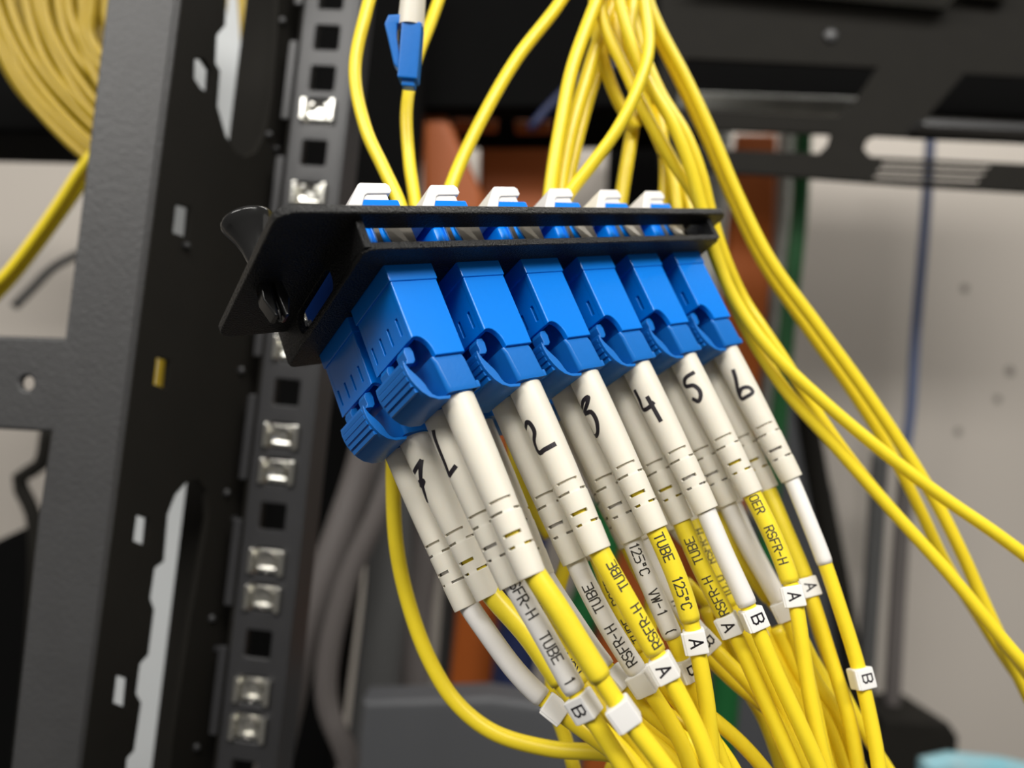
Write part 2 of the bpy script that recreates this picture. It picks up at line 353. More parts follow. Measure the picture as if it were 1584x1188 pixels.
# --- dark upright behind the rail and black chassis across the top
o = prism('rack_upright', [(436, -60), (655, -60), (648, 180), (632, 420), (590, 700), (560, 800), (500, 1260), (310, 1260), (372, 600)], 580, 0.04, M_DARK)
tag(o, 'black steel upright just right of the rail, behind the panel', 'rack post')
o = prism('rack_chassis', [(640, -160), (1900, -160), (1900, 190), (1060, 165), (655, 168)], 640, 0.02, M_DARK); tag(o, 'black rack chassis across the top, behind the yellow cables', 'chassis')
tag(prism('rack_blank', [(650, 150), (1062, 150), (1062, 226), (650, 226)], 690, 0.01, M_DARK), 'black blanking strip above the wide orange conduit', 'blanking strip')
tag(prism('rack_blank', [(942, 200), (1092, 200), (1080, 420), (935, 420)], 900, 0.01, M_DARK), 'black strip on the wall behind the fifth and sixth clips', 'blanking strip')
tag(prism('duct_lip', [(700, 182), (770, 182), (768, 200), (704, 200)], 660, 0.01, M_ORANGE), 'left of two small orange lips above the third clip', 'lip')
tag(prism('duct_lip', [(796, 184), (856, 184), (856, 202), (798, 202)], 660, 0.01, M_ORANGE), 'right of two small orange lips above the third clip', 'lip')
o = prism('cable_duct_cover', [(-300, -200), (150, -200), (150, 205), (60, 205), (-300, 196)], 420, 0.05, M_DARK); tag(o, 'black cover at top left behind the coiled yellow cables', 'cover')
# --- black frame at upper right
XM = plane_frame(C(1300, 150, 470), [1, 0.0, 0])
xf = empty('steel_crossmember', Matrix(XM.tolist()), 'black steel rack frame with window cut-outs at upper right', 'rack member')
outl = [(1020, -200), (1800, -200), (1800, 312), (1400, 288), (1200, 273), (1020, 262)]
H = [[(1060, 92), (1356, 106), (1322, 158), (1292, 182), (1046, 168)], [(1052, 201), (1284, 209), (1280, 224), (1266, 238), (1050, 230)],
     [(1490, 116), (1740, 128), (1740, 200), (1433, 182)], [(1352, 211), (1740, 230), (1740, 262), (1345, 243), (1335, 232), (1340, 218)]]
H += [[(1368 - 6 * k, 249 + 11 * k), (1532 - 8 * k, 256 + 11 * k), (1528 - 8 * k, 261 + 11 * k), (1362 - 6 * k, 254 + 11 * k)] for k in range(3)]
sheet('frame_plate', [px_loop(outl, XM)] + [px_loop(h, XM) for h in H], XM, 0.003, 0.0006, M_BLACK, xf)
lp = px_loop([(1070, -2), (1460, 16)], XM); mb = MB(); mb.box((lp[0][0], 0, 0), (lp[1][0], 0.0045, 0.02), 0.001)
link('frame_lit_lip', mb.make('frame_lit_lip', M_LGREY), xf, local=Matrix.Translation((0, lp[1][1], 0)) @ Matrix.Rotation(0, 4, 'Z'))  # lip of the black frame coloured pale to show it catching light
lp = px_loop([(1467, -14), (1548, 10)], XM); mb = MB(); mb.box((lp[0][0], lp[1][1], 0.001), (lp[1][0], lp[0][1] + .01, 0.012), 0.003); link('zinc_bracket', mb.make('zinc_bracket', M_ZINC), xf)
lp = px_loop([(1283, 58)], XM)[0]; mb = MB(); mb.lathe([(0.004, 0), (0.004, 0.002), (0.002, 0.003)], 14); link('screw_head', mb.make('screw_head', M_RAIL), xf, local=Matrix.Translation((lp[0], lp[1], 0.001)))
o = prism('steel_ledge', [(1040, 138), (1330, 148), (1330, 176), (1040, 168)], 540, 0.01, M_LGREY); tag(o, 'grey ledge seen through the left window of the upper right frame', 'ledge')
o = prism('steel_ledge', [(1425, 184), (1800, 200), (1800, 212), (1420, 194)], 455, 0.02, M_RAIL); tag(o, 'thin dark ledge below the right black window of the frame', 'ledge')
# --- conduits, hoses and cables hanging in front of the wall
def hose(name, pts, z, wpx, m, label, cat, flat=None, kind=None, group=None):
    zz = z if hasattr(z, '__len__') else [z] * len(pts)
    path, ss = spline([C(p[0], p[1], q) for p, q in zip(pts, zz)], 0.008)
    v, f = tube(path, wpx / 2 / F * np.mean(zz) * MM, 16); o = wlink(name, v, f, m); return tag(o, label, cat, group)
prism_items = [
 ('plastic_conduit', [(742, 215), (858, 215), (840, 420), (812, 700), (762, 1110), (688, 1110), (730, 700)], 700, M_ORANGE, 'wide orange conduit behind the middle of the blue adapters', 'conduit'),
 ('plastic_conduit', [(652, 172), (690, 172), (748, 300), (748, 420), (652, 420)], 640, M_ORANGE, 'short orange conduit behind the second white clip', 'conduit'),
 ('plastic_conduit', [(1142, 205), (1205, 205), (1196, 420), (1168, 700), (1138, 900), (1075, 900), (1118, 500)], 760, M_ORANGE, 'orange conduit hanging just right of the adapter panel', 'conduit'),
 ('plastic_conduit', [(950, 780), (1130, 780), (1080, 1200), (900, 1200)], 800, M_ORANGE, 'dull orange conduit low behind the bundle of yellow cables', 'conduit')]
for n_, q_, z, m, lab, cat in prism_items: tag(prism(n_, q_, z, 0.02, m, bev=0.006), lab, cat)
hose('speckled_conduit', [(1112, 200), (1102, 330), (1075, 560), (1040, 800)], 780, 40, M_LGREY, 'pale speckled conduit between panel end and orange conduit', 'conduit')
hose('speckled_conduit', [(1218, 200), (1208, 330), (1190, 520), (1160, 800)], 790, 26, M_LGREY, 'narrow pale speckled conduit left of the green cable', 'conduit')
hose('green_cable', [(1244, 180), (1236, 330), (1216, 520), (1204, 660), (1180, 900)], 760, 26, M_GREEN, 'thick dark green cable hanging right of the orange conduit', 'cable')
hose('green_cable', [(960, 600), (930, 860), (880, 1010), (866, 1110)], 700, 52, M_GREEN, 'thick green cable low behind the second pair of boots', 'cable')
hose('green_cable', [(1140, 820), (1128, 1000), (1110, 1190)], 700, 46, M_GREEN, 'green cable low behind the right of the cable bundle', 'cable')
hose('navy_cable', [(838, 560), (822, 760), (800, 980), (782, 1130)], 660, 66, M_NAVY, 'thick navy cable right of the wide orange conduit', 'cable')
hose('navy_cable', [(960, 100), (900, 120), (850, 165), (820, 200)], 560, 14, M_NAVY, 'short navy cable in the dark above the panel', 'cable')
hose('wall_cable', [(1440, 200), (1432, 330), (1416, 520), (1408, 640), (1398, 720), (1392, 830)], 900, 15, M_BCAB, 'thin slate blue cable hanging down the wall at right', 'cable')
hose('dark_cable', [(1240, 600), (1268, 760), (1300, 920), (1330, 1130)], 820, 34, M_BLACK, 'dark blurred cable on the wall behind the thin white sleeve', 'cable')
hose('thin_cable', [(22, 474), (50, 446), (82, 414), (140, 384)], 620, 13, M_GREY2, 'thin dark cord on the wall above the cross arm', 'cable')
o = hose('dark_cable', [(75, 660), (62, 720), (30, 740), (52, 800), (50, 1000), (30, 1190)], 500, 22, M_BLACK, 'black cable below the cross arm at far left', 'cable')
# grey hoses at lower left behind the panel
hose('grey_hose', [(590, 520), (566, 700), (500, 900), (452, 1060), (405, 1260)], [520, 520, 505, 500, 500], 52, M_GREY, 'pinkish grey hose slanting down just right of the rail', 'hose')
hose('grey_hose', [(640, 560), (606, 740), (600, 900), (585, 1040), (560, 1250)], 560, 70, M_GREY2, 'wide dark grey hose below the seventh connector', 'hose')
hose('grey_hose', [(690, 640), (664, 800), (640, 950), (640, 1110), (640, 1250)], 600, 56, M_GREY, 'grey hose just left of the wide orange conduit', 'hose')
hose('grey_hose', [(640, 640), (590, 780), (530, 920), (505, 1080), (540, 1180), (548, 1260)], 470, 34, M_GREY, 'curved grey hose near the bottom, right of the rail', 'hose')
hose('grey_hose', [(720, 620), (700, 760), (706, 860), (690, 1110)], 760, 40, M_GREY2, 'dim grey hose partly behind the orange conduit', 'hose')
hose('grey_hose', [(1362, 700), (1352, 860), (1342, 1000), (1334, 1120)], 860, 26, M_GREY2, 'left of two grey pipes on the wall at lower right', 'pipe')
hose('grey_hose', [(1402, 720), (1392, 860), (1384, 1000), (1378, 1120)], 860, 24, M_GREY, 'right of two grey pipes on the wall at lower right', 'pipe')
tag(prism('dark_block', [(560, 1085), (760, 1078), (900, 1100), (900, 1300), (545, 1300)], 430, 0.03, M_SLATE), 'dark slate equipment box at bottom under the long yellow loop', 'box')
tag(prism('dark_block', [(-80, 870), (70, 800), (20, 1260), (-80, 1260)], 500, 0.03, M_DARK), 'black slab at far left below the cross arm', 'box')  # plain matt black slab filling the lower left below the cross arm
tag(prism('equipment_cabinet', [(960, 560), (1225, 560), (1250, 640), (1290, 760), (1330, 1000), (1345, 1260), (850, 1260)], 930, 0.05, M_SLATE), 'dark cabinet behind the lower cable bundle', 'cabinet')
tag(prism('wall_shelf', [(1365, 1112), (1470, 1120), (1484, 1140), (1478, 1300), (1340, 1300)], 800, 0.1, M_BLACK), 'dark shelf end at bottom right under the grey pipes', 'shelf')
tag(prism('teal_package', [(1432, 1180), (1480, 1170), (1560, 1178), (1640, 1196), (1640, 1300), (1425, 1300)], 640, 0.02, M_TEAL, bev=0.012), 'white and teal plastic wrapped package at the bottom right corner', 'package')
tag(prism('side_panel', [(300, -200), (428, -200), (412, 300), (300, 300)], 560, 0.01, M_PALE), 'pale grey panel seen through the upper cut-out of the post', 'panel')
tag(prism('side_panel', [(170, 560), (330, 560), (330, 700), (290, 1000), (255, 1300), (130, 1300)], 520, 0.01, M_PALE), 'pale grey panel seen through the lower cut-out of the post', 'panel')
tag(prism('side_panel', [(-40, 60), (305, 60), (300, 400), (240, 540), (150, 540), (150, 210), (-40, 210)], 640, 0.01, M_PALE), 'pale grey panel seen through the small slots of the post', 'panel')
# ------------------------------------------------------------------ adapter panel
panel = empty('adapter_panel', panel_matrix(-19, 7, -6.6), 'black powder-coated fibre adapter panel with a raised tray holding blue adapters', 'adapter panel')
U0, U1, VT, VB = -5.8, 87.0, 5.4, -36.8
PIT, VP = 15.02, 17.6
AO = [(i * PIT, -r * VP) for r in range(2) for i in range(6)]
flv, flf = curve_plate([rrect(-19.2, -32.3, 92.5, 7.1, 3.0, 6), rrect(U0 + .8, -31.0, U1 - .8, 2.6, 1.0, 3)], 1.7, 0.35)
pm = MB(); pm.add([(x, y, z - 6.6) for x, y, z in flv], flf)
fr = [rrect(U0, VB, U1, VT, 1.8, 4)] + [rrect(u - .25, v - 15.6, u + 9.55, v + .25, 0.3, 2) for u, v in AO]
v, f = curve_plate(fr, 1.5, 0.35); pm.add([(x, y, z - 0.65) for x, y, z in v], f)
# left wall (v, w plane) with an oblong hole, right wall, bottom wall
hole = rrect(-26.0, -5.6, -8.0, -1.2, 2.1, 6)
v, f = curve_plate([[(VB + 1.0, -10.2), (VT, -6.6), (VT, -0.4), (VB + .8, -0.4)], hole], 1.5, 0.3); pm.add([(U0 + .75 + z, x, y) for x, y, z in v], f)
v, f = curve_plate([[(VB + 1.0, -7.2), (VT, -7.2), (VT, -0.4), (VB + .8, -0.4)]], 1.5, 0.3); pm.add([(U1 - .75 + z, x, y) for x, y, z in v], f)
pm.box((U0 + 1, VB, -7.2), (U1 - 1, VB + 1.4, -0.3), 0.3)
me = pm.mm().make('mounting_plate', M_PANEL, True, 30); L0 = Matrix.Translation(Vector((19, -7, 6.6)) * MM)
link('mounting_plate', me, panel, local=L0)
# push rivet: flared knob behind the flange, split pin in front
mb = MB(); mb.lathe([(0.2, -12.7), (2.5, -12.9), (4.2, -13.0), (4.75, -12.6), (4.8, -12.0), (4.3, -10.9), (3.3, -8.9), (2.6, -6.6), (2.25, -4), (2.1, 0.0)], 40)
KX, KV = -17.4, -7.2
KP = hit(414, 436, 2, -6.6)
KM = L0 @ Matrix.Translation(Vector(KP.tolist()) * MM)
link('rivet_knob', mb.mm().make('rivet_knob', M_RIVET, True, 50), panel, local=KM)
for sgn in (-1, 1):
    mb = MB(); v, f = curve_plate([[(0.55, -1), (2.0, -1), (2.0, 1.2), (2.35, 4.2), (1.3, 7.4), (0.7, 7.6), (0.45, 4)]], 3.0, 0.3)
    mb.add([(sgn * x, z, y) for x, y, z in v], f); link('rivet_prong', mb.mm().make('rivet_prong', M_RIVET, True, 40), panel, local=KM)
mb = MB(); mb.lathe([(0.62, 0), (0.62, 5.5), (0.75, 6.0), (0.3, 7.9)], 14); link('rivet_pin', mb.mm().make('rivet_pin', M_RIVET), panel, local=KM)
# ------------------------------------------------------------------ adapters
V = 15.1
def profile_plate(loop, lo, hi, axis, bev=0.25, holes=()):
    t = hi - lo; v, f = curve_plate([loop] + list(holes), t, bev); c = (lo + hi) / 2
    if axis == 'v': return [(x, c + z, y) for x, y, z in v], f          # (u, w) outline
    return [(c + z, x, y) for x, y, z in v], f                          # (v, w) outline
arch = [(0.0, 13.9)] + [(0.5, 13.75), (1.1, 13.72), (1.75, 13.95), (2.3, 14.45), (2.75, 15.1), (3.1, 16.0), (3.35, 17.5)]
ab = MB()
ab.add(*profile_plate([(0, -1)] + arch + [(9.3, 17.5), (9.3, -1)], -1.3, 0.02, 'v', 0.22))
ab.add(*profile_plate([(0, -1)] + arch + [(9.3, 17.5), (9.3, -1)], -V - .02, -V + 1.3, 'v', 0.22))
slots = [rrect(c - .36, 8.9, c + .36, 12.1, 0.1, 2) for c in (-2.55, -6.2, -9.6, -13.2)]
ab.add(*profile_plate([(-V + .6, -1), (-V + .6, 13.85), (-0.6, 13.85), (-0.6, -1)], 0.03, 1.0, 'u', 0.12, slots))
ab.add(*profile_plate([(-V + .6, -1), (-V + .6, 17.4), (-0.6, 17.4), (-0.6, -1)], 8.3, 9.27, 'u', 0.15))
ab.box((0.9, -V + 1, -1), (8.5, -1, 7.6)); ab.box((3.0, -8.2, 7), (8.5, -6.9, 15.5))
ab.box((-0.28, -V - .3, -0.6), (9.45, .3, 3.1), 0.28)                     # collar by the panel
ab.box((0.2, -V + .2, -13.9), (8.0, 0, -0.6), 0.35)                      # rear half
for c in (-4.4, -8.3, -12): ab.box((0.35, c, 9.5), (0.9, c + .5, 13.3), 0.05)
adapter_me = ab.mm().make('adapter_body', M_BLUE, True, 32)
sc_ = MB(); sc_.box((-0.35, -15.0, -12.5), (0.25, 1.5, -0.9), 0.15); shade_plate_me = sc_.mm().make('hole_shade_plate', M_HOLESHADE)  # added plate, no adapter part: gives the oblong hole its dark shade
rib = MB(); rib.box((-1.9, -14.5, -8.4), (0.6, -.4, -0.8), 0.8); rib_me = rib.mm().make('side_rib', M_BLUE)
def spring(name, polys):
    m_ = MB()
    for (a, b, c, d) in polys:                       # quads given thickness
        a, b, c, d = [np.array(q, float) for q in (a, b, c, d)]; n = nrm(np.cross(b - a, d - a)) * 0.16
        m_.add([a - n, b - n, c - n, d - n, a + n, b + n, c + n, d + n], [(0, 1, 2, 3), (7, 6, 5, 4), (0, 4, 5, 1), (1, 5, 6, 2), (2, 6, 7, 3), (3, 7, 4, 0)])
    return m_.mm().make(name, M_SPRING, False)
strip_me = spring('spring_strip', [((0.35, .25, -8.4), (1.35, .25, -8.4), (1.35, .25, -1), (0.35, .25, -1))])
flap_me = spring('spring_flap', [((2.4, .2, -8.4), (5.2, .2, -8.4), (6.0, 1.5, -2.2), (2.7, 1.3, -2.2)), ((5.2, .2, -8.4), (8.0, .2, -8.4), (8.0, .3, -1.5), (5.6, .3, -1.5))])
cap = MB(); cap.add(*profile_plate([(-4.6, -9.8), (0.9, -17.0), (1.4, -17.35), (6.6, -17.45), (7.2, -16.9), (7.25, -15.7), (6.7, -15.1), (2.1, -14.95), (1.5, -14.6), (-1.2, -10.2)], -13.5, 0.1, 'v', 0.25))
cap.box((0.9, -13.2, -15.6), (6.2, -.2, -12.5), 0.3); cap_me = cap.mm().make('latch_lever', M_CLIPW, True, 35)
ordr = ['first', 'second', 'third', 'fourth', 'fifth', 'sixth']
for n_, (u, v) in enumerate(AO):
    i, r = n_ % 6, n_ // 6
    a = empty('fibre_adapter', panel_matrix(u, v, 0), ('blue duplex fibre adapter, %s from the left in the upper row' if r == 0 else 'blue duplex fibre adapter, %s from the left in the lower row') % ordr[i], 'fibre adapter', 'blue adapters in the panel')
    link('adapter_body', adapter_me, a); (link('side_rib', rib_me, a) if r == 0 else None)
    if r == 1: link('hole_shade_plate', shade_plate_me, a)
    link('spring_strip', strip_me, a); link('spring_flap', flap_me, a)
    if r == 0:
        c = link('latch_clip', cap_me, None, panel_matrix(u, v, 0)); tag(c, 'white plastic clip above the panel edge, %s from the left' % ordr[i], 'clip', 'white clips along the panel')
# ------------------------------------------------------------------ connectors, boots, sleeves, markers and cables
cb = MB()
def loft(m_, secs):
    n = len(secs[0]); vv = [p for s_ in secs for p in s_]; ff = []
    for i in range(len(secs) - 1):
        for k in range(n): ff.append((i * n + k, i * n + (k + 1) % n, (i + 1) * n + (k + 1) % n, (i + 1) * n + k))
    ff.append(tuple(range(n))[::-1]); ff.append(tuple((len(secs) - 1) * n + k for k in range(n))); m_.add(vv, ff)
def sec(u0, v0, u1, v1, r, w_): return [(a, b, w_) for a, b in rrect(u0, v0, u1, v1, r, 4, (0.4, r, r, 0.4))]
loft(cb, [sec(4.2, -13.6, 8.2, -1.6, .4, 9), sec(4.2, -13.6, 8.2, -1.6, .4, 17.2), sec(2.7, -14.5, 8.9, -0.6, .5, 17.5), sec(2.9, -14.4, 9.1, -0.4, .6, 18.6), sec(3.6, -14.1, 9.8, -0.7, .8, 23.2), sec(3.8, -14.0, 9.85, -0.9, .9, 24.0)])
cb.box((8.6, -14.3, 22.6), (10.5, -0.9, 24.0), 0.3); cb.box((9.4, -10, 17.5), (9.9, -3, 22), 0.2)
for vv in (-4.15, -11.15): cb.lathe([(3.1, 22), (3.12, 23.7), (3.0, 24.2)], 32, M=Matrix.Translation((7.1, vv, 0)))
body_me = cb.mm().make('connector_body', M_BLUE2, True, 35)
outer = [(-2.25, 17.1), (-2.38, 18.2), (-2.3, 19.4), (-2.05, 20.6), (-1.6, 21.7), (-0.85, 23.0), (0.2, 24.1), (1.8, 24.85), (3.9, 25.0), (4.3, 24.4)]
inner = [(3.4, 24.35), (1.7, 24.2), (0.95, 23.7), (0.55, 22.9), (0.3, 21.9), (-0.15, 20.9), (-0.85, 19.8), (-1.55, 18.7), (-2.0, 17.6), (-2.15, 17.05)]
tv, tf = curve_plate([outer + inner], 11.6, 0.14)
tg = MB(); tg.add([(x, -7.2 + z, y) for x, y, z in tv], tf)
for k in range(5):                                    # finger grip ridges on the outer face
    w0 = 17.7 + k * 1.08; uo = (-2.5, -2.47, -2.36, -2.12, -1.72)[k]; tv, tf = curve_plate([[(uo, w0), (uo + .1, w0 + .74), (uo + 1, w0 + .74), (uo + .9, w0)]], 10.2, 0.1); tg.add([(x, -7.2 + z, y) for x, y, z in tv], tf)
trig_me = tg.mm().make('release_trigger', M_BLUE2, True, 28)
lv = MB(); lvl = [(-1.2, 17.35), (-0.75, 16.6), (-0.85, 15.2), (-0.4, 14.4), (0.7, 14.35), (0.95, 15.4), (0.75, 16.9), (0.2, 17.4)]
v, f = curve_plate([lvl], 3.0, 0.12); lv.add([(x, z, y) for x, y, z in v], f); lever_me = lv.mm().make('latch_lever', M_BLUE2, True, 30)
# boot: hollow moulded sleeve with staggered slots near its end
rows = [(0, 2.8), (0.4, 3.0), (6, 3.0), (12, 2.93), (18, 2.78), (19.3, 2.73), (19.75, 2.7), (21.3, 2.66), (21.75, 2.64), (21.95, 2.74), (25.0, 2.62), (25.6, 2.6), (27.2, 2.54), (27.65, 2.52), (27.85, 2.60), (32.2, 2.42), (32.5, 2.36)]
rows = [(b, a) for a, b in rows]
def ina(a, arcs): return any(lo <= a <= hi or lo <= a - 360 <= hi or lo <= a + 360 <= hi for lo, hi in arcs)
cut = {5: [(-45, 42), (130, 230)], 7: [(-95, -35), (5, 85), (150, 200)], 10: [(-28, 48), (120, 210)], 12: [(-100, -22), (14, 42), (100, 160)]}
bv = []; bf = []; NA = 48
for r, z in rows:
    for k in range(NA):
        a = 2 * math.pi * k / NA; bv.append((r * math.cos(a) * MM, r * math.sin(a) * MM, z * MM))
for i in range(len(rows) - 1):
    for k in range(NA):
        if i in cut and ina(360 * (k + .5) / NA, cut[i]): continue
        bf.append((i * NA + k, i * NA + (k + 1) % NA, (i + 1) * NA + (k + 1) % NA, (i + 1) * NA + k))
tmp = link('tmp', mesh('tmp', bv, bf, M_CREAM)); md = tmp.modifiers.new('s', 'SOLIDIFY'); md.thickness = 0.00042; md.offset = -1
dg = bpy.context.evaluated_depsgraph_get(); sm = bpy.data.meshes.new_from_object(tmp.evaluated_get(dg))
bb = MB(); bb.add([x.co[:] for x in sm.vertices], [tuple(p.vertices) for p in sm.polygons]); bpy.data.objects.remove(tmp)
cc = MB(); cc.lathe([(2.5, 0.2), (2.4, 15), (2.1, 22.6), (1.9, 22.8)], 32); cc.mm(); bb.add(cc.v, cc.f)
boot_me = bb.make('cable_boot', M_CREAM, True, 32)
BR = 2.9
def boot_frame(start, end, roll):
    z = nrm(end - start); mid = (start + end) / 2; n = nrm((CAM - mid) - np.dot(CAM - mid, z) * z); y = np.cross(z, n)
    a = math.radians(roll); x2 = math.cos(a) * n + math.sin(a) * y; y2 = np.cross(z, x2)
    M = np.eye(4); M[:3, 0] = x2; M[:3, 1] = y2; M[:3, 2] = z; M[:3, 3] = start; return M
def crop(ox, oy, k, pts): return [(ox + a * k, oy + b * k) for a, b in pts]
K5 = (560, 640, .2525); K4 = (760, 480, .3157)
DIG = {'7a': [crop(563.5, 640, .2525, [(308, 358), (322, 330), (350, 287)]), crop(563.5, 640, .2525, [(350, 287), (346, 340), (348, 400), (360, 450), (386, 538)]), crop(563.5, 640, .2525, [(340, 420), (352, 408), (364, 416), (356, 440), (344, 436)])],
       '1b': [crop(*K5, [(440, 105), (450, 150), (478, 225), (510, 305), (536, 378)]), crop(*K5, [(536, 378), (552, 352), (574, 322)])],
       '2a': [crop(*K4, [(170, 578), (175, 550), (192, 556), (212, 595), (212, 645), (234, 697), (262, 682), (312, 655)])],
       '3a': [crop(*K4, [(446, 482), (452, 445), (474, 426), (472, 455), (458, 505), (490, 498), (516, 540), (522, 595), (510, 616), (490, 578)])],
       '4a': [crop(*K4, [(705, 393), (728, 440), (745, 485), (770, 478), (795, 452)]), crop(*K4, [(765, 425), (790, 470), (830, 542)])],
       '5a': [crop(*K4, [(992, 305), (960, 325), (948, 345), (956, 372), (990, 368), (1018, 390), (1026, 418), (1016, 445), (988, 434)])],
       '6a': [crop(*K4, [(1185, 293), (1198, 335), (1210, 395), (1226, 432), (1248, 425), (1280, 402), (1262, 378), (1228, 383), (1216, 412)])]}
def smooth2d(st, n=5):
    p = [np.array(q, float) for q in st]
    if len(p) < 3: return st
    p = [2 * p[0] - p[1]] + p + [2 * p[-1] - p[-2]]; out = []
    for i in range(1, len(p) - 2):
        for t in np.linspace(0, 1, n, endpoint=False):
            out.append(0.5 * (2 * p[i] + (p[i + 1] - p[i - 1]) * t + (2 * p[i - 1] - 5 * p[i] + 4 * p[i + 1] - p[i + 2]) * t * t + (3 * p[i] - p[i - 1] - 3 * p[i + 1] + p[i + 2]) * t ** 3))
    return [tuple(q) for q in out] + [tuple(p[-2])]
def write_on_boot(boot, M, px_strokes):
    Mi = np.linalg.inv(M); o = (Mi @ [*CAM, 1])[:3]; out = []
    def local(p):
        d = Mi[:3, :3] @ (C(p[0], p[1], 100) - CAM); a = d[0] ** 2 + d[1] ** 2; b = o[0] * d[0] + o[1] * d[1]; R = BR * MM
        disc = b * b - a * (o[0] ** 2 + o[1] ** 2 - R * R); t = (-b - math.sqrt(max(disc, 0))) / a; q = o + t * d
        return q[2], math.atan2(q[1], q[0]) * R
    sts = [[local(p) for p in smooth2d(st)] for st in px_strokes]
    def fn(s, h):
        R = (np.interp(s / MM, [z for _, z in rows], [r for r, _ in rows]) + 0.05) * MM; a = h / (BR * MM)
        return (R * math.cos(a), R * math.sin(a), s)
    v, f = ribbon(sts, fn, 0.00085, 0.0004)
    n = [np.array([x[0], x[1], 0]) / math.hypot(x[0], x[1]) * 0.00001 for x in v]
    link('handwritten_digit', mesh('handwritten_digit', v, f, M_INK), boot)
def add_line(key, conn, start, end, roll, sleeve_col, pts, z, sl_end, label, letter, text='', flip=False, cable_end=None, text_from=2.0, rs=1.9, turn=0.0, cturn=0.0):
    """one leg of a cord: boot, heat-shrink sleeve, clip-on marker and cable"""
    M = boot_frame(start, end, roll)
    boot = link('cable_boot', boot_me, conn, local=world_of(conn).inverted() @ Matrix(M.tolist()))
    if key in DIG: write_on_boot(boot, M, DIG[key])
    ax = M[:3, 2]; e = start + ax * 0.0325
    ze = float(((B.T @ (e - CAM)) / MM)[2])
    zs = np.interp(np.arange(1, len(pts) + 1), [0, len(pts)], [ze, z]) if not hasattr(z, '__len__') else z
    W = [start + ax * 0.019, start + ax * 0.027, e + ax * 0.0015] + [C(p[0], p[1], q) for p, q in zip(pts, zs)]
    path, ss = spline(W, 0.0009)
    for _ in range(60):                                   # heat-shrink is stiff: relax the kinks, keep the ends
        path[9:-1] = 0.5 * path[9:-1] + 0.25 * (path[8:-2] + path[10:])
    ss = np.concatenate([[0], np.cumsum(np.linalg.norm(np.diff(path, axis=0), axis=1))])
    def near(p): return int(np.argmin([np.linalg.norm(((lambda c: np.array([c[0] / c[2] * F + 792, c[1] / c[2] * F + 594]))(B.T @ (q - CAM))) - p) for q in path]))
    ie = near(np.array(sl_end)); m = M_WHITE if sleeve_col == 'w' else M_YSLV
    rr = np.full(ie + 1, rs * MM); rr[-1] *= .93
    v, f = tube(path[:ie + 1], rr, 22); sl = wlink('cable_sleeve', v, f, m, conn)
    if text:
        st, L = strokes(text.replace(' ', '  '), 0.0018); s_e = ss[near(np.array([C2P(e)[0], C2P(e)[1]]))] + 0.0002
        s0 = s_e + text_from * MM if not flip else ss[ie] - text_from * MM
        keep = [q for q in st if all((s0 + a < ss[ie] - .0005) if not flip else (s0 - a > s_e) for a, b in q)]
        if keep:
            v, f = ribbon(keep, on_tube(path, ss, rs * MM, s0, flip, turn), 0.00026, 0.0004); wlink('printed_text', v, f, M_PRINT, sl, smooth=False)
    rc = 1.5 * MM
    v, f = tube(path[max(ie - 4, 0):], rc, 16); wlink('fibre_cable', v, f, M_YEL, conn)
    if label:
        il = near(np.array(label)); T = nrm(path[min(il + 2, len(path) - 1)] - path[il - 2]); p = path[il]; n = CAM - p; n = nrm(n - np.dot(n, T) * T)
        a = math.radians(cturn); b0 = np.cross(T, n); n2 = math.cos(a) * n + math.sin(a) * b0; s_ = np.cross(n2, T)
        Mm = np.eye(4); Mm[:3, 0] = T; Mm[:3, 1] = s_; Mm[:3, 2] = n2; Mm[:3, 3] = p
        mk = link('cable_marker', marker_me, conn, local=world_of(conn).inverted() @ Matrix(Mm.tolist()))
        if letter:
            st, L = strokes(letter, 0.0022, 0, 1.0); st = [[(x - .0008, y) for x, y in q] for q in st]
            v, f = ribbon(st, lambda s, h: (s, h + 0.0001, 0.00202), 0.00034, 0.002); link('marker_letter', mesh('marker_letter', v, f, M_INK), mk)
def C2P(wp):
    c = B.T @ (np.asarray(wp) - CAM); return (c[0] / c[2] * F + 792, c[1] / c[2] * F + 594)
mk = MB(); mk.box((-2.1, -2.0, -1.7), (2.1, 2.0, 2.0), 0.35, 2); mk.box((-2.0, -2.35, 0.6), (2.0, -1.7, 1.8), 0.25); marker_me = mk.mm().make('cable_marker', M_TAG, True, 40)
T1 = 'RSFR-H TUBE 125°C VW-1 (3.0) I2 RSFR-H TUBE'
cords = {}
def cord(i, r):
    u, v = AO[r * 6 + i]
    if (i, r) not in cords:
        n_ = r * 6 + i
        lab = {0: 'blue duplex fibre connector with cream boots, hand numbered one in marker pen', 1: 'blue duplex fibre connector with cream boots, hand numbered two', 2: 'blue duplex fibre connector with cream boots, hand numbered three', 3: 'blue duplex fibre connector with cream boots, hand numbered four',
               4: 'blue duplex fibre connector with cream boots, hand numbered five', 5: 'blue duplex fibre connector with cream boots, hand numbered six', 6: 'blue duplex fibre connector at lower left, boot marked 7'}.get(n_) or 'blue duplex fibre connector in the rear row, behind the cream boots numbered ' + ('one', 'two', 'three', 'four', 'five', 'six')[i]
        c = empty('patch_cord', panel_matrix(u, v, 0), lab, 'patch cord', 'patch cords plugged into the panel'); cords[(i, r)] = c
        link('connector_body', body_me, c); link('release_trigger', trig_me, c)
        for q in (-3.9, -11.0): link('latch_lever', lever_me, c, local=Matrix.Translation((0, q * MM, 0)))
    return cords[(i, r)]
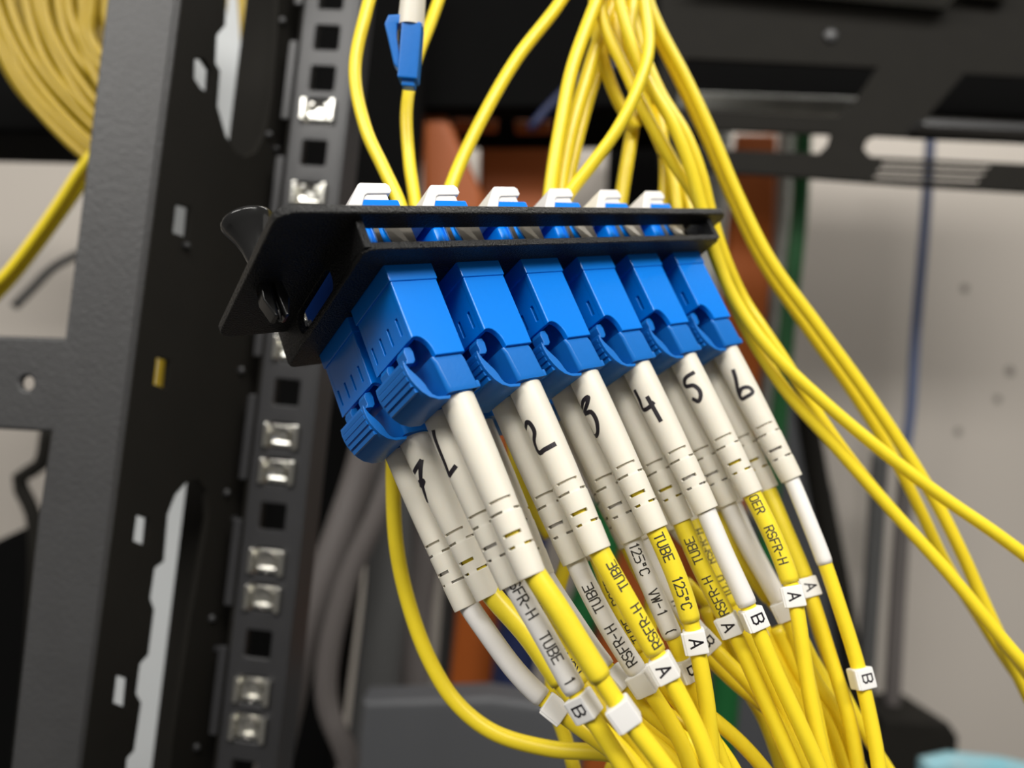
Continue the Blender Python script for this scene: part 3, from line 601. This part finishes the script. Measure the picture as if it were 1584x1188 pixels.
def leg(i, r, far, *a, du=0, dv=0, **k):
    u, v = AO[r * 6 + i]; c = cord(i, r); vv = v - (11.1 if far else 4.3)
    start = P(u + 7.2, vv, 23.7); end = P(u + 7.2 + 1.1 + du, vv + dv, 56.2)
    add_line('%d%s' % (i + 1 + 6 * r, 'b' if far else 'a'), c, start, end, *a, **k)
#          i r far roll col  cable points (px), end depth, sleeve end, marker at, letter
leg(0, 0, 0, 0, 'y', [(845, 905), (875, 962), (908, 1015), (932, 1052), (965, 1108), (1010, 1160), (1060, 1230)], 121, (930, 1048), (961, 1101), '', text='', cturn=10)
leg(0, 0, 1, 25, 'w', [(810, 925), (838, 975), (868, 1030), (893, 1078), (915, 1110), (950, 1160), (990, 1230)], 125, (889, 1072), (903, 1094), 'B', text='SFR-H TUBE 125°C VW-1', text_from=-0.5, cturn=40, du=.6)
leg(0, 1, 0, 20, 'y', [(795, 950), (830, 1000), (862, 1050), (885, 1085), (930, 1130), (990, 1185), (1020, 1240)], 131, (864, 1062), None, '', du=2.2)
leg(0, 1, 1, 40, 'w', [(745, 960), (780, 1020), (815, 1060), (845, 1088), (880, 1112), (930, 1150), (1000, 1200), (1040, 1260)], 136, (838, 1080), (858, 1096), '', du=1.2, cturn=0)
leg(1, 1, 0, 60, 'w', [(868, 930), (905, 990), (940, 1040), (965, 1066), (1010, 1110), (1070, 1150), (1140, 1230)], 136, (936, 1034), (948, 1052), 'A', cturn=50)
leg(1, 1, 1, 30, 'y', [(828, 950), (860, 1000), (895, 1046), (930, 1090), (985, 1150), (1030, 1240)], 139, (905, 1052), None, '', text=T1, flip=True, du=1.5)
leg(1, 0, 0, 0, 'y', [(948, 890), (980, 950), (1010, 1000), (1035, 1045), (1070, 1110), (1095, 1160), (1110, 1230)], 128, (1013, 1008), (1028, 1033), 'A', text='RSFR-H TUBE', flip=True, text_from=1, turn=-.5, cturn=10)
leg(1, 0, 1, 10, 'w', [(906, 905), (936, 960), (966, 1010), (990, 1045), (1030, 1105), (1060, 1150), (1080, 1230)], 136, (988, 1034), (994, 1050), '', text='RSFR-H TUBE', flip=True, cturn=30)
leg(2, 1, 0, 30, 'y', [(935, 895), (968, 960), (1000, 1015), (1040, 1080), (1120, 1160), (1160, 1240)], 150, (994, 1004), None, '', text='TUBE RSFR-H', flip=True)
leg(2, 1, 1, 30, 'w', [(900, 900), (950, 960), (1010, 1020), (1050, 1070), (1150, 1150), (1220, 1240)], 156, (1008, 1016), None, '')
leg(2, 0, 0, 0, 'y', [(1022, 835), (1045, 885), (1066, 945), (1076, 990), (1090, 1060), (1100, 1140), (1102, 1240)], 139, (1069, 958), (1074, 988), 'A', text='TUBE 125°C VW-1', text_from=0.5)
leg(2, 0, 1, 0, 'w', [(985, 860), (1008, 910), (1032, 965), (1050, 1005), (1068, 1045), (1090, 1110), (1140, 1240)], 144, (1043, 985), (1061, 1033), 'B', text='125°C VW-1 (03.0)', text_from=0.3, cturn=-30)
leg(3, 1, 0, 30, 'w', [(1010, 870), (1045, 930), (1080, 980), (1110, 1010), (1180, 1080), (1270, 1240)], 158, (1085, 985), (1094, 995), 'B', text='RSFR-H', flip=True)
leg(3, 1, 1, 30, 'y', [(985, 880), (1030, 940), (1080, 1000), (1150, 1070), (1220, 1120), (1300, 1240)], 164, (1052, 965), None, '')
leg(3, 0, 0, 0, 'w', [(1105, 825), (1128, 875), (1150, 920), (1166, 955), (1190, 1020), (1235, 1115), (1290, 1240)], 146, (1158, 938), (1165, 957), 'B', cturn=-20)
leg(3, 0, 1, 0, 'y', [(1064, 835), (1088, 885), (1112, 935), (1132, 968), (1165, 1045), (1200, 1120), (1250, 1240)], 148, (1120, 950), (1134, 967), 'A', text='RSFR-H TUBE 125', flip=True, text_from=0.5, du=-.3, cturn=15)
leg(4, 1, 0, 30, 'y', [(1085, 840), (1110, 890), (1136, 935), (1165, 1000), (1195, 1060), (1260, 1240)], 160, (1136, 938), None, '', text='10:0 RSFR-H'.replace(':', '.'), flip=True)
leg(4, 1, 1, 30, 'w', [(1095, 860), (1140, 930), (1180, 985), (1220, 1060), (1300, 1240)], 168, (1180, 985), (1152, 968), '')
leg(4, 0, 0, 0, 'y', [(1180, 795), (1200, 838), (1222, 895), (1233, 925), (1238, 985), (1252, 1070), (1262, 1130), (1290, 1240)], 150, (1225, 902), (1231, 918), 'A', text='OER RSFR-H TUBE'.replace('O', '0'), text_from=0.3)
leg(4, 0, 1, 0, 'w', [(1138, 815), (1165, 860), (1195, 910), (1222, 958), (1245, 1030), (1290, 1240)], 162, (1205, 930), (1222, 935), '')
leg(5, 1, 0, 30, 'w', [(1145, 810), (1170, 860), (1200, 915), (1232, 970), (1290, 1100), (1330, 1240)], 172, (1208, 925), (1215, 938), '')
leg(5, 1, 1, 30, 'y', [(1120, 825), (1155, 880), (1210, 950), (1275, 1050), (1350, 1240)], 176, (1195, 925), None, '')
leg(5, 0, 0, 0, 'w', [(1236, 770), (1252, 810), (1276, 868), (1292, 920), (1314, 985), (1332, 1045), (1345, 1105), (1360, 1180), (1366, 1240)], 156, (1277, 871), (1331, 1049), 'B', rs=1.7, cturn=-35)
leg(5, 0, 1, 0, 'y', [(1198, 785), (1222, 838), (1244, 890), (1262, 940), (1285, 1020), (1312, 1100), (1336, 1240)], 160, (1245, 893), (1252, 911), 'A', cturn=-15)
# ------------------------------------------------------------------ loose yellow cables
def cable(pts, z, r, label, m=M_YEL, name='fibre_cable', group='yellow fibre cables'):
    zz = z if len(z) == len(pts) else np.interp(np.linspace(0, 1, len(pts)), np.linspace(0, 1, len(z)), z)
    path, ss = spline([C(p[0], p[1], q) for p, q in zip(pts, zz)], 0.0015); v, f = tube(path, r * MM, 14)
    return tag(wlink(name, v, f, m), label, 'cable', group)
cable([(590, -60), (566, 20), (549, 110), (566, 200), (594, 262), (620, 320), (632, 380)], [190, 176, 168], 1.5, 'yellow fibre cable curving behind the first white clip')
cable([(700, -60), (668, 30), (642, 100), (629, 170), (633, 250), (642, 320), (640, 380)], [205, 185, 172], 1.5, 'yellow fibre cable passing behind the loose blue connector')
cable([(905, -60), (862, 10), (800, 90), (750, 175), (708, 262), (680, 340)], [205, 190, 178], 1.6, 'yellow fibre cable slanting down to the second white clip')
cable([(950, -60), (912, 30), (884, 110), (868, 190), (856, 260), (846, 340)], [196, 188, 182], 1.7, 'leftmost yellow cable of the bunch behind the third and fourth clips')
cable([(975, -60), (930, 50), (904, 130), (884, 200), (870, 270), (862, 340)], [204, 194, 187], 1.7, 'second yellow cable of the bunch behind the fourth clip')
cable([(940, -60), (938, 60), (912, 150), (893, 220), (878, 290), (872, 350)], [212, 200, 192], 1.6, 'yellow cable at the back of the bunch above the fourth clip')
cable([(985, -60), (1000, 20), (1003, 80), (985, 140), (955, 200), (915, 255), (880, 300), (850, 350)], [190, 183, 180], 1.5, 'yellow cable looping back left to the fourth clip')
cable([(1000, -60), (1002, 60), (986, 150), (975, 220), (962, 300), (955, 350)], [220, 208, 200], 1.9, 'yellow cable dropping straight behind the fifth clip')
cable([(922, -60), (936, 40), (968, 110), (1000, 180), (1040, 250), (1078, 310), (1110, 400), (1150, 500), (1212, 600), (1290, 688), (1380, 790), (1470, 890), (1560, 1000), (1640, 1090)], [196, 192, 194, 186, 176], 1.5, 'yellow cable below the panel end crossing to the lower right edge')
cable([(948, -60), (965, 30), (1000, 120), (1040, 190), (1068, 260), (1085, 320), (1106, 395), (1140, 470), (1190, 540), (1270, 618), (1370, 702), (1460, 770), (1540, 825), (1640, 900)], [192, 188, 190, 184, 178], 1.5, 'yellow cable from the panel end to the right edge, uppermost at the edge')
cable([(965, -60), (985, 50), (1020, 140), (1062, 210), (1085, 270), (1100, 330), (1122, 400), (1150, 462), (1178, 505), (1215, 560), (1265, 640), (1330, 730), (1400, 812), (1500, 925), (1640, 1110)], [205, 200, 202, 196, 188], 1.5, 'yellow cable running beside the lowest of the long right cables')
cable([(935, -60), (950, 60), (988, 150), (1018, 210), (1040, 270), (1050, 340)], [212, 206, 200], 1.5, 'yellow cable ending behind the sixth white clip')
cable([(975, -60), (992, 90), (1018, 170), (1028, 250), (1026, 340)], [222, 212, 206], 1.6, 'yellow cable falling behind the sixth clip')
cable([(955, -60), (975, 80), (1010, 190), (1050, 270), (1072, 340)], [218, 210, 202], 1.6, 'yellow cable at the right end of the panel top')
cable([(978, -60), (1018, 40), (1060, 120), (1100, 205), (1140, 300), (1190, 400), (1262, 500), (1335, 600), (1402, 700), (1450, 780), (1490, 860), (1530, 950), (1640, 1180)], [210, 208, 204, 200], 1.6, 'long yellow cable at far right, crossing the wall in front')
cable([(968, -60), (1012, 46), (1052, 128), (1094, 218), (1134, 312), (1182, 410), (1250, 510), (1318, 605), (1378, 700), (1424, 790), (1462, 870), (1512, 950), (1570, 1040), (1640, 1130)], [216, 214, 210, 206], 1.5, 'long yellow cable twinned with the far right one')
cable([(930, -60), (920, 20), (932, 90), (958, 160), (985, 200)], [200, 203, 204], 1.7, 'yellow cable in the thick bunch at top centre')
cable([(958, -60), (948, 10), (962, 70), (985, 130), (1008, 190), (1030, 240)], [204, 200, 204], 1.8, 'yellow cable in the middle of the top centre bunch')
cable([(990, -60), (978, 10), (972, 60), (988, 120), (1010, 160)], [202, 198, 202], 1.8, 'yellow cable at the right of the top centre bunch')
cable([(612, 640), (608, 740), (614, 850), (634, 940), (664, 1020), (704, 1085), (762, 1132), (850, 1158), (940, 1165), (1010, 1180), (1100, 1240)], [175, 172, 165, 158], 1.7, 'long yellow cable looping below the seventh connector')
cable([(790, 660), (800, 720), (822, 780), (850, 830)], [200, 196, 192], 1.6, 'yellow cable glimpsed between boots one and two')
cable([(905, 800), (880, 860), (862, 920), (854, 1000), (856, 1080), (880, 1160), (900, 1240)], [180, 178, 176], 1.6, 'yellow cable falling behind the white sleeve of number two')
cable([(1010, 900), (1002, 1000), (985, 1080), (960, 1150), (930, 1240)], [180, 176, 172], 1.6, 'yellow cable hidden low behind the marker letters')
cable([(1060, 900), (1120, 960), (1180, 1010), (1230, 1040), (1290, 1110), (1350, 1240)], [186, 184, 180], 1.5, 'yellow cable crossing behind the right cable bundle')
cable([(1250, 900), (1262, 960), (1290, 1040), (1330, 1120), (1380, 1200), (1420, 1260)], [186, 184, 180], 1.5, 'rear yellow cable at the right side of the bottom bundle')
for k in range(7):
    cable([(1090 + 22 * k, 940 + 6 * k), (1130 + 22 * k, 1030 + 4 * k), (1180 + 20 * k, 1110), (1225 + 20 * k, 1240)], [178 - k, 172 - k], 1.5, 'yellow cable deep in the bottom bundle, partly hidden by the marked cables')
for k in range(5):
    cable([(890 + 24 * k, 1060 + 4 * k), (950 + 26 * k, 1120), (1020 + 26 * k, 1180), (1080 + 24 * k, 1260)], [150 + 2 * k, 146 + 2 * k], 1.5, 'yellow cable at the very bottom of the bundle left of centre')
# coil at top left, behind the post
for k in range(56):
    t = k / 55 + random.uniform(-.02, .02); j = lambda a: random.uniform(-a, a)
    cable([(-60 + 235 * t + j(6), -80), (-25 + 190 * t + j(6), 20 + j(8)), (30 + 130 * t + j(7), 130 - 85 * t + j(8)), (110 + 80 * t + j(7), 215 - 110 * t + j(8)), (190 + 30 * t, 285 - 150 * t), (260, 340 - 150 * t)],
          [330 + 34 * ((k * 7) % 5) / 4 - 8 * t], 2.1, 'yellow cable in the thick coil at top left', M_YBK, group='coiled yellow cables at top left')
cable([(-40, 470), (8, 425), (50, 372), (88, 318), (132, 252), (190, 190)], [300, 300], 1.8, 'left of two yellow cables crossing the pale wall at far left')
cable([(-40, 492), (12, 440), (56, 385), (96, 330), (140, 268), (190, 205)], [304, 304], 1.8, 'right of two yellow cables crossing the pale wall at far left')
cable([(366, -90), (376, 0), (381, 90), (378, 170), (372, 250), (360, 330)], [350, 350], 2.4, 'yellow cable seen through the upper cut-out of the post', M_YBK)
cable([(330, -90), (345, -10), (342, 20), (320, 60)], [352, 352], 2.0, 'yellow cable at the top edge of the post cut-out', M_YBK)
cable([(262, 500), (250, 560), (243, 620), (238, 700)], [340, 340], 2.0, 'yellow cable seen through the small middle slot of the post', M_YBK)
# loose blue connector hanging above the panel
Lo = C(622, 80, 172); lx = nrm(C(650, 80, 172) - C(600, 76, 172)); ly = nrm(C(632, 20, 172) - C(636, 125, 172) - 0); lz = np.cross(lx, ly); ly = np.cross(lz, lx)
Ml = np.eye(4); Ml[:3, 0] = lx; Ml[:3, 1] = nrm(ly); Ml[:3, 2] = nrm(lz); Ml[:3, 3] = Lo
loose = empty('loose_connector', Matrix(Ml.tolist()), 'loose blue fibre connector with a white boot hanging above the panel', 'connector')
mb = MB(); mb.box((-0.3, -6.6, -2.4), (4.2, 6.0, 2.4), 0.5); mb.box((0.6, -8.0, -1.6), (3.6, -6.0, 1.6), 0.4); link('connector_body', mb.mm().make('connector_body', M_BLUE2), loose)
v, f = curve_plate([[(-3.4, 7.2), (-0.6, 7.6), (0.4, 6.0), (-1.3, 5.2), (-1.2, 2.6), (0.2, -3.2), (0.2, -5.0), (-1.4, -3.4), (-3.2, 2.4), (-4.1, 5.2)]], 3.4, 0.4); mb = MB(); mb.add(v, f); link('latch_lever', mb.mm().make('latch_lever', M_BLUE2, True, 35), loose)
mb = MB(); mb.lathe([(2.9, 5.5), (2.9, 8), (2.6, 20), (2.3, 24)], 24, M=Matrix.Rotation(-math.pi / 2, 4, 'X')); link('cable_boot', mb.mm().make('cable_boot', M_CREAM), loose, local=Matrix.Translation((0.0015, 0, 0)))
